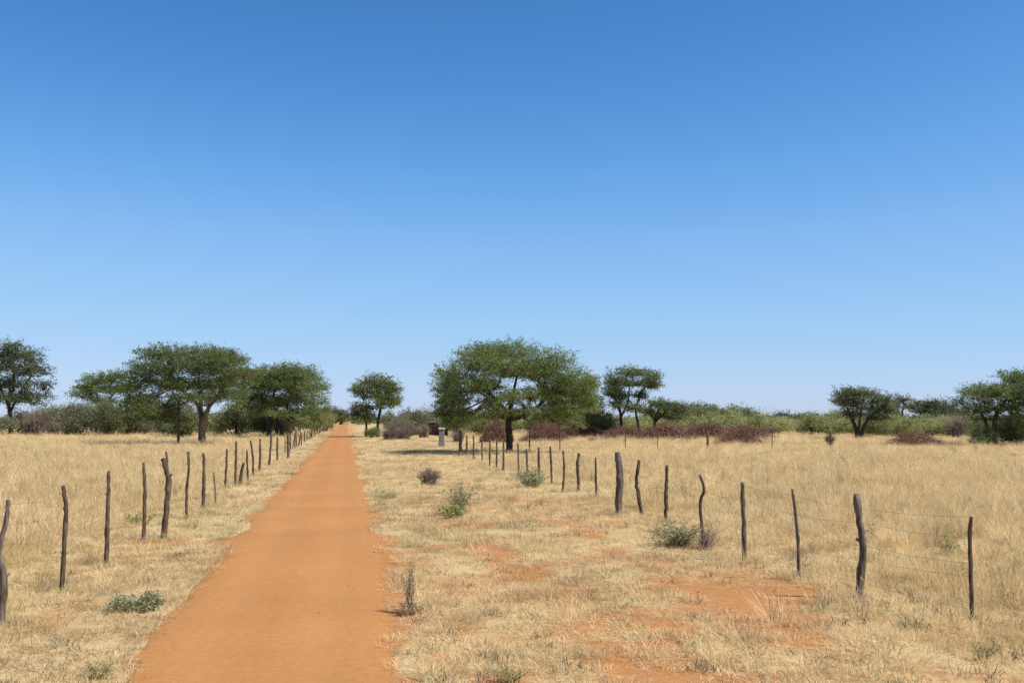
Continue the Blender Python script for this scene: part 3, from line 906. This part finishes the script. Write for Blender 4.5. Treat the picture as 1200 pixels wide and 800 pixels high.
fence('wire_fence', 'crooked wooden post and wire fence along the left side of the track', 'fence', left_posts, (-3.94, -0.163), ex, 5, 1.35)

# the near end of the forked post
right_posts = [
    ([(1135, 605), (1137, 622), (1138, 665), (1140, 724)], depth_of(724), 5.6, 'slim dark post, nearest on the right fence', False),
    ([(1004, 579), (1009, 622), (1011, 652), (1004, 699)], depth_of(699), 10.5, 'thick weathered grey post with flat cut top', True),
    ([(929, 573), (933, 612), (935, 640), (936, 675)], depth_of(676), 4.6, None, True),
    ([(870, 565), (871, 600), (873, 652)], depth_of(652), 6.2, None, True),
    ([(820, 556), (825, 573), (821, 592), (825, 634)], depth_of(634), 4.2, 'thin wavy post behind a green bush', False),
    ([(782, 545), (781, 580), (780, 608)], depth_of(610), 5, None, False),
    ([(749, 539), (746, 564), (749, 582), (753, 602)], depth_of(603), 5, 'bent zigzag post', False),
    ([(724, 530), (726, 560), (724, 600)], depth_of(601), 9.4, 'thick straight trunk-like post', True),
    ([(698, 536), (699, 579)], depth_of(581), 3.2, None, False),
    ([(679, 531), (677, 546), (679, 566)], depth_of(573), 4.2, None, False),
    ([(660, 528), (661, 550), (659, 574)], depth_of(574), 3, None, False),
    ([(645, 523), (647, 563)], depth_of(565), 3, None, False),
    ([(631, 524), (632, 561)], depth_of(562), 3.4, None, False),
    ([(617, 526), (619, 558)], depth_of(559), 3, None, True),
    ([(607, 519), (608, 555)], depth_of(556), 2.6, None, True),
    ([(590, 516), (590, 550)], depth_of(551), 2.8, None, False),
    ([(582, 514), (582, 548)], depth_of(548), 2.4, None, False),
    ([(574, 514), (574, 545)], depth_of(545), 2.4, None, False),
    ([(565, 512), (565, 540)], depth_of(540), 2.2, None, False),
    ([(555, 510), (555, 537)], depth_of(537), 2.2, None, False),
    ([(547, 510), (547, 533)], depth_of(533), 2.4, None, False),
    ([(539.5, 504), (539.5, 532)], depth_of(532), 4.4, 'stout dark corner post', False),
]
fence('wire_fence', 'crooked wooden post and wire fence on the right, ending at the largest acacia', 'fence', right_posts, (6.9, -0.156), [], 5, 1.3)

cross = [([(px, 504 + random.uniform(-1, 2)), (px + random.uniform(-1, 1), 527)], 72 + (px - 620) * 0.012, th, lab, False)
         for px, th, lab in ((621, 1.8, None), (656, 1.4, None), (733, 1.4, None), (771, 1.2, None), (829, 3.2, 'stout dark post'), (905, 1.1, None), (973, 2.4, None), (1060, 1.1, None), (1150, 1.1, None), (1220, 1.1, None))]
fence('wire_fence', 'thin faint fence crossing the back of the right-hand field', 'fence', cross, (0, 9.0), [], 4, 1.3)

# ------------------------------------------------------------------ gate pillar and shed by the side gate
def box(vs, fs, x0, x1, y0, y1, z0, z1, taper=0.0):
    n = len(vs)
    for z, t in ((z0, 0), (z1, taper)):
        vs += [(x0 + t, y0 + t, z), (x1 - t, y0 + t, z), (x1 - t, y1 - t, z), (x0 + t, y1 - t, z)]
    fs += [(n, n + 3, n + 2, n + 1), (n + 4, n + 5, n + 6, n + 7)] + [(n + k, n + (k + 1) % 4, n + 4 + (k + 1) % 4, n + 4 + k) for k in range(4)]


def boxes(name, mat, parent, *specs, bevel=0.015):
    vs, fs = [], []
    for s_ in specs: box(vs, fs, *s_)
    o = obj(name, mesh_np(name, vs, fs, None, mat), parent)
    b = o.modifiers.new('bevel', 'BEVEL'); b.width = bevel; b.segments = 2
    return o


dp = depth_of(523)
pb = P(517.5, 523, dp); pb[2] = 0
pil = thing('gate_pillar', 'pale grey concrete gate pillar standing left of the stout corner post', 'pillar', pb)
boxes('shaft', M_concrete, pil, (-0.22, 0.22, -0.22, 0.22, -0.1, 1.42, 0.015))
boxes('plinth', M_concrete, pil, (-0.28, 0.27, -0.27, 0.27, -0.1, 0.30, 0.03))
boxes('cap', M_concrete_pale, pil, (-0.27, 0.27, -0.27, 0.27, 1.422, 1.56, 0.05))

dsd = 138
sb = P(514, 500, dsd); sb[2] = 0
shed = thing('shed', 'small dark maroon sheet metal shed behind the gate pillar', 'shed', sb)
wl = boxes('wall', M_maroon, shed, (-1.3, 1.2, -0.9, 0.9, -0.1, 1.72))
boxes('roof', M_roof, shed, (-1.4, 1.4, -1.1, 1.05, 1.722, 1.86, 0.03))
boxes('door', plain('door_sheet', (0.05, 0.018, 0.02), 0.6), shed, (-0.2, 0.6, -0.935, -0.902, 0.0, 1.5))
for xx in (-1.05, -0.7, -0.35, 0.75, 1.05):
    boxes('rib', M_maroon, shed, (xx - 0.03, xx + 0.03, -0.93, -0.902, 0.0, 1.7), bevel=0.006)


# ------------------------------------------------------------------ small plants on the verges
def plant(px, py, h, w, label, mat, n=40, leaf=0.06, stem=None, name='verge_plant', cat='plant', upright=1.0, lpt=8):
    b = G(px, py)
    root = thing(name, label, cat, b)
    tb = Tubes(); pts = []
    for k in range(n):
        a = rng.uniform(0, 6.28); rr = rng.random() ** 0.7
        p0 = np.array((rng.normal() * w * 0.1, rng.normal() * w * 0.1, -0.02))
        p2 = np.array((math.cos(a) * w * 0.5 * rr, math.sin(a) * w * 0.5 * rr, h * rng.uniform(0.55, 1.0) * (1 - 0.45 * rr / upright)))
        p1 = (p0 + p2) / 2 + np.array((0, 0, 0.1 * h)) + rng.normal(size=3) * 0.03 * h
        c = spline(np.array((p0, p1, p2)), 5)
        tb.add(c, np.linspace(0.006, 0.002, 5), 3, cap=False)
        for t in np.linspace(0.3, 1, lpt):
            pts.append(p0 * (1 - t) ** 2 + 2 * p1 * t * (1 - t) + p2 * t * t)
    tag(obj('stems', tb.mesh('stems', stem or M_straw_brown), root), kind='stuff')
    if mat:
        v, f = leaf_cloud(np.array(pts), leaf * 0.6, leaf, 3, flat=1.0, up=0.3)
        v[:, 2] = np.maximum(v[:, 2], 0.005)
        tag(obj('leaves', mesh_np('leaves', v, f, None, mat), root), kind='stuff')
    return root


plant(540, 600, 0.8, 0.95, 'feathery upright green shrublet in the middle of the right verge', M_herb, 44, 0.055, upright=2.2)
plant(531, 604, 0.35, 0.7, 'low pale green plant at the foot of the feathery green shrublet', M_leaf_pale, 34, 0.07)
plant(622, 569, 0.75, 1.3, 'bluish green bushlet at the feet of thin right-fence posts', M_herb, 50, 0.09)
plant(797, 636, 0.45, 1.25, 'spreading green bush at the foot of the wavy right-fence post', M_herb, 80, 0.05, upright=1.4)
plant(828, 640, 0.6, 0.7, 'dry brown twiggy plant beside the spreading green bush', None, 60, stem=M_twig_grey)
plant(144, 711, 0.2, 0.42, 'small dark green herb on bare sand beside the left road edge, left of a pair', M_herb, 46, 0.042)
plant(176, 710, 0.24, 0.40, 'small dark green herb on bare sand beside the left road edge, right of a pair', M_herb, 46, 0.042)
plant(479, 713, 0.78, 0.2, 'dry brown seed stalk at the right edge of the track', M_straw_brown, 12, 0.024, M_twig_grey, upright=3, lpt=12)
plant(482, 714, 0.14, 0.45, 'low dead twiggy tangle at the foot of the dry seed stalk', M_straw_brown, 40, 0.03, M_twig)
plant(1154, 768, 0.2, 0.34, 'grey-green rounded tuft in the bottom right corner', M_leaf_pale, 24, 0.02, upright=3)
plant(598, 790, 0.14, 0.45, 'pale green tuft at the bottom edge right of the track', M_leaf_pale, 24, 0.02, upright=3)
plant(112, 786, 0.14, 0.45, 'grey-green tuft in the bottom left corner', M_leaf_pale, 24, 0.02, upright=3)
plant(166, 612, 0.45, 0.8, 'faint green plant behind the left fence posts', M_leaf_pale, 14, 0.05)
plant(455, 583, 0.22, 1.1, 'olive low plant beside the right edge of the track', M_herb, 40, 0.035)
plant(1110, 646, 0.4, 0.4, 'grey-green herb in tall grass left of the slim dark post', M_leaf_pale, 14, 0.045)
plant(1024, 632, 0.4, 0.4, 'grey-green herb in tall grass beside the thick weathered post', M_leaf_pale, 14, 0.045)
plant(462, 514, 0.8, 1.6, 'pale round bushlet right of the small umbrella acacia', M_leaf_pale, 50, 0.12)


# ------------------------------------------------------------------ grass
def tuft(name, n, length, rad, lean, width, mat, curl=0.9, heads=0.0, flat=0.0):
    r = rng
    a = r.uniform(0, 2 * math.pi, n); rr = rad * np.sqrt(r.random(n))
    az = a + r.normal(size=n) * 0.8
    L = length * r.uniform(0.45, 1.1, n)
    th0 = np.abs(r.normal(size=n)) * lean * 0.6 + 0.05          # lean from vertical at the base
    th0 = np.clip(th0 + flat, 0, 1.5)
    dth = np.abs(r.normal(size=n)) * curl
    seg = 3
    p = np.stack((np.cos(a) * rr, np.sin(a) * rr, np.zeros(n) - 0.02), -1)
    ctr = [p]
    th = th0.copy()
    for k in range(seg):
        st = L / seg
        p = p + np.stack((np.sin(th) * np.cos(az), np.sin(th) * np.sin(az), np.cos(th)), -1) * st[:, None]
        p[:, 2] = np.maximum(p[:, 2], 0.008)
        ctr.append(p); th = np.clip(th + dth / seg, 0, 2.4)
    face = az + math.pi / 2 + r.normal(size=n) * 0.6
    side = np.stack((np.cos(face), np.sin(face), r.normal(size=n) * 0.2), -1)
    ws = np.array((0.7, 1.0, 0.8, 0.12)) * width * 0.5
    V = np.stack([np.stack((c - side * w_, c + side * w_), 1) for c, w_ in zip(ctr, ws)], 1)   # n, 4, 2, 3
    V = V.reshape(-1, 3)
    b0 = np.arange(n)[:, None] * 8
    Fq = np.concatenate([b0 + np.array((2 * k, 2 * k + 1, 2 * k + 3, 2 * k + 2)) for k in range(3)], 0)
    if heads > 0:
        m = int(n * heads)
        tip = ctr[-1][:m]; dn = (ctr[-1] - ctr[-2])[:m]; dn /= np.linalg.norm(dn, axis=1)[:, None]
        hl = 0.07; hw = width * 1.6
        sd = side[:m]
        hv = np.stack((tip - dn * hl, tip + sd * hw, tip + dn * hl * 0.5, tip - sd * hw), 1).reshape(-1, 3)
        Fq = np.concatenate((Fq, np.arange(m * 4).reshape(-1, 4) + len(V)), 0)
        V = np.vstack((V, hv))
    me = mesh_np(name, V, Fq, None, mat)
    return bpy.data.objects.new(name, me)


def scatter(name, label, tufts, pos, idx, rot, scl):
    """One object of countless tufts: instances on its points."""
    col = bpy.data.collections.new(name + '_tufts')
    for t in tufts: col.objects.link(t)
    me = bpy.data.meshes.new(name)
    me.vertices.add(len(pos))
    me.vertices.foreach_set('co', pos.astype(np.float32).ravel())
    a = me.attributes.new('pick', 'INT', 'POINT'); a.data.foreach_set('value', idx.astype(np.int32))
    a = me.attributes.new('turn', 'FLOAT_VECTOR', 'POINT'); a.data.foreach_set('vector', rot.astype(np.float32).ravel())
    a = me.attributes.new('size', 'FLOAT_VECTOR', 'POINT'); a.data.foreach_set('vector', scl.astype(np.float32).ravel())
    o = obj(name, me)
    tag(o, label, None, kind='stuff')
    ng = bpy.data.node_groups.new(name + '_nodes', 'GeometryNodeTree')
    ng.interface.new_socket('Geometry', in_out='INPUT', socket_type='NodeSocketGeometry')
    ng.interface.new_socket('Geometry', in_out='OUTPUT', socket_type='NodeSocketGeometry')
    gi = ng.nodes.new('NodeGroupInput'); go = ng.nodes.new('NodeGroupOutput')
    ci = ng.nodes.new('GeometryNodeCollectionInfo')
    ci.inputs['Collection'].default_value = col
    ci.inputs['Separate Children'].default_value = True
    ci.inputs['Reset Children'].default_value = True
    ip = ng.nodes.new('GeometryNodeInstanceOnPoints')
    ip.inputs['Pick Instance'].default_value = True

    def attr(nm, dt):
        n = ng.nodes.new('GeometryNodeInputNamedAttribute'); n.data_type = dt
        n.inputs['Name'].default_value = nm
        return n.outputs['Attribute']
    L = ng.links.new
    e2r = ng.nodes.new('FunctionNodeEulerToRotation')
    L(gi.outputs[0], ip.inputs['Points']); L(ci.outputs[0], ip.inputs['Instance'])
    L(attr('pick', 'INT'), ip.inputs['Instance Index'])
    L(attr('turn', 'FLOAT_VECTOR'), e2r.inputs[0]); L(e2r.outputs[0], ip.inputs['Rotation'])
    L(attr('size', 'FLOAT_VECTOR'), ip.inputs['Scale'])
    L(ip.outputs[0], go.inputs[0])
    md = o.modifiers.new('scatter', 'NODES'); md.node_group = ng
    return o


def sample(d0, d1, per_m2, margin=7.0):
    """Random ground points in the view wedge between two distances."""
    half1 = 0.52 * d1 + margin
    n = int(per_m2 * (d1 - d0) * 2 * half1)
    y = rng.uniform(d0, d1, n); x = rng.uniform(-half1, half1, n)
    k = np.abs(x) < 0.52 * y + margin
    return x[k], y[k]


def zones(x, y):
    s = x + SLOPE * y
    n = (fbm(y * 0.3, y * 0 + 4, 2) - 0.5) * 0.8
    field = np.clip(sstep(-4.25, -5.3, s + n) + sstep(7.2, 8.4, s + n) * (1 - sstep(58, 64, y) * sstep(20, 12, s)), 0, 1)
    road_ = (s > -2.08 + 0.2 * (1 - sstep(8.5, 15, y)) + n * 0.3) & (s < 0.64 - 0.16 * (1 - sstep(8.5, 17, y)) + n * 0.3)
    return s, field, road_


sets = {'tall': [], 'short': [], 'litter': []}
for d0, d1, dens, sc in ((4.5, 16, 42, 1.0), (16, 30, 26, 1.12), (30, 55, 12, 1.4), (55, 95, 4.0, 1.7), (95, 170, 1.6, 2.3)):
    x, y = sample(d0, d1, dens)
    s, field, rd = zones(x, y)
    bare = bare_mask(x, y)
    clumpy = fbm(x * 0.8 + 60, y * 0.8 + 21, 3)
    u = rng.random(len(x))
    tus = fbm(x * 1.5 + 7, y * 1.5 + 90, 2)
    big = fbm(x * 0.13 + 9, y * 0.09 + 33, 3)
    tall_p = field * np.clip((0.62 + 1.5 * (clumpy - 0.5) + 1.8 * (big - 0.5)) * (0.25 + 1.3 * sstep(0.40, 0.60, tus)), 0.04, 1) + (1 - field) * np.clip(0.02 + 0.5 * (clumpy - 0.55), 0.0, 0.12)
    tall = (u < tall_p * (1 - 0.9 * bare)) & ~rd
    u2 = rng.random(len(x))
    short = (~tall) & (u2 < np.clip(1.1 - 1.15 * bare, 0.02, 1) * (0.6 + 0.4 * sstep(0.38, 0.5, clumpy))) & ~rd
    sets['tall'].append((x[tall], y[tall], field[tall], np.full(tall.sum(), sc)))
    sets['short'].append((x[short], y[short], field[short], np.full(short.sum(), sc)))
    if d0 < 30:
        lt = (rng.random(len(x)) < np.clip(0.55 - 0.45 * bare, 0.03, 1)) & ~rd
        sets['litter'].append((x[lt], y[lt], field[lt], np.full(lt.sum(), sc)))


# grass and dead weeds gather round the feet of the posts
for px_, d_ in POSTS:
    m_ = 9 if d_ < 25 else 6
    for kind, cnt in (('tall', m_ // 2), ('short', m_)):
        a_ = rng.uniform(0, 6.28, cnt); r_ = 0.08 + 0.35 * rng.random(cnt)
        sets[kind].append((px_ + np.cos(a_) * r_, d_ + np.sin(a_) * r_, np.full(cnt, 0.1), np.full(cnt, 0.9)))


def field_of(kind):
    a = [np.concatenate(t) for t in zip(*sets[kind])]
    return a


def build(kind, name, label, tufts, probs, base, zvar, maxtilt=0.12):
    x, y, fld, sc = field_of(kind)
    n = len(x)
    idx = rng.choice(len(tufts), n, p=probs)
    nb = fbm(x * 0.45 + 120, y * 0.28 + 77, 3); ngn = fbm(x * 0.35 + 30, y * 0.2 + 140, 3)
    ib = [k for k, t in enumerate(tufts) if 'brown' in t.name]; ig = [k for k, t in enumerate(tufts) if 'green' in t.name]
    u = rng.random(n)
    if ib: idx = np.where(u < sstep(0.54, 0.72, nb) * 0.75, ib[0], idx)
    if ig: idx = np.where(u > 1 - sstep(0.56, 0.74, ngn) * 0.7, ig[0], idx)
    rot = np.stack((rng.normal(size=n) * maxtilt, rng.normal(size=n) * maxtilt, rng.uniform(0, 6.28, n)), -1)
    hz = rng.uniform(0.7, 1.3, n) * base * 1.1 * (0.72 + 0.28 * fld)
    hz *= 0.85 + 0.35 * sstep(0.42, 0.65, fbm(x * 1.5 + 7, y * 1.5 + 90, 2))
    hz *= 0.60 + 0.62 * fbm(x * 0.25 + 5, y * 0.25 + 2, 2) * zvar + 0.2 * sstep(20, 50, y)
    wide = sc * rng.uniform(0.8, 1.25, n)
    scl = np.stack((wide, wide, hz * np.where(sc > 1.5, 1.0, 1.0)), -1)
    z = hump(x, y) * (1 - sstep(60, 120, np.hypot(x, y)))
    print(name, n)
    return scatter(name, label, tufts, np.stack((x, y, z), -1), idx, rot, scl)


tall_t = [tuft('tall_tuft', 54, 0.46, 0.13, 0.75, 0.0048, M_straw, 1.2, 0.12) for _ in range(4)] + \
         [tuft('tall_tuft_wide', 60, 0.40, 0.20, 1.0, 0.0048, M_straw, 1.6, 0.05) for _ in range(3)] + \
         [tuft('tall_tuft_brown', 46, 0.36, 0.15, 0.9, 0.0045, M_straw_brown, 1.3, 0.1),
          tuft('tall_tuft_green', 50, 0.34, 0.15, 0.9, 0.005, M_straw_green, 1.3, 0.0)]
tall_t += [tuft('tall_weed', 22, 0.38, 0.12, 0.8, 0.006, M_weed, 0.8), tuft('tall_weed_grey', 30, 0.30, 0.14, 0.9, 0.007, M_weed_grey, 0.9)]
pr = np.array([.14] * 4 + [.12] * 3 + [.055, .04, .04, .03]); pr /= pr.sum()
build('tall', 'dry_grass', 'tall straw-coloured dry grass filling the fields behind both fences', tall_t, pr, 1.0, 1.0)
short_t = [tuft('short_tuft', 56, 0.20, 0.17, 1.3, 0.0046, M_straw, 1.9) for _ in range(4)] + \
          [tuft('short_tuft_brown', 46, 0.17, 0.15, 1.3, 0.0046, M_straw_brown, 1.8), tuft('short_tuft_green', 50, 0.17, 0.15, 1.2, 0.0048, M_straw_green, 1.6)]
short_t += [tuft('short_weed', 22, 0.16, 0.10, 1.0, 0.007, M_weed, 0.8), tuft('short_weed_grey', 34, 0.15, 0.12, 1.1, 0.008, M_weed_grey, 0.9)]
pr = np.array([.20] * 4 + [.13, .08, .12, .055]); pr /= pr.sum()
build('short', 'short_grass', 'short matted dry grass on the verges beside the track', short_t, pr, 1.0, 1.0)
lit_t = [tuft('fallen_straw', 26, 0.26, 0.25, 0.5, 0.005, M_straw, 0.5, flat=1.35) for _ in range(3)] + [tuft('fallen_straw_brown', 20, 0.2, 0.25, 0.5, 0.005, M_straw_brown, 0.5, flat=1.35)]
build('litter', 'fallen_straw', 'loose fallen straw lying flat between the grass tufts', lit_t, np.array([.28, .28, .28, .16]), 0.8, 0.3, 0.03)


def clod(name, mat):
    """A small irregular lump of soil or stone."""
    th = np.linspace(0, 2 * math.pi, 6, endpoint=False)
    v = [np.stack((np.cos(th) * rr, np.sin(th) * rr, np.full(6, z)), -1) for rr, z in ((0.8, -0.2), (1.0, 0.15), (0.6, 0.5))]
    v = np.vstack(v + [np.array([[0, 0, 0.62]])]) * rng.uniform(0.75, 1.2, (19, 3))
    q = [(a * 6 + k, a * 6 + (k + 1) % 6, a * 6 + 6 + (k + 1) % 6, a * 6 + 6 + k) for a in range(2) for k in range(6)]
    return bpy.data.objects.new(name, mesh_np(name, v, q, [(12 + k, 12 + (k + 1) % 6, 18) for k in range(6)], mat))


M_clod = plain('clod_soil', (0.36, 0.16, 0.062), 0.95)
M_stone = plain('stone', (0.28, 0.19, 0.13), 0.9)
x, y = sample(4.5, 30, 9)
s_, fld, rd = zones(x, y)
b_ = bare_mask(x, y)
edge_ = np.exp(-((s_ + 2.05) / 0.22) ** 2) + np.exp(-((s_ - 0.62) / 0.25) ** 2)
k_ = rng.random(len(x)) < np.where(rd, 0.05 + 0.6 * edge_, 0.5 * b_)
x, y = x[k_], y[k_]; n_ = len(x)
sz = 0.006 + 0.016 * rng.random(n_) ** 3
scatter('soil_clods', 'small orange soil clods and pebbles lying on the bare sand', [clod('clod', M_clod), clod('clod_dark', M_clod), clod('pebble', M_stone)],
        np.stack((x, y, np.where(rd[k_], 0.008, hump(x, y) + 0.004)), -1), rng.choice(3, n_, p=[.5, .3, .2]),
        np.stack((rng.normal(size=n_) * 0.2, rng.normal(size=n_) * 0.2, rng.uniform(0, 6.28, n_)), -1), np.repeat(sz[:, None], 3, 1))
print('crown quads', sum(len(o.data.polygons) for o in COL.objects if o.name.startswith('crown')), 'all', sum(len(m.polygons) for m in bpy.data.meshes))
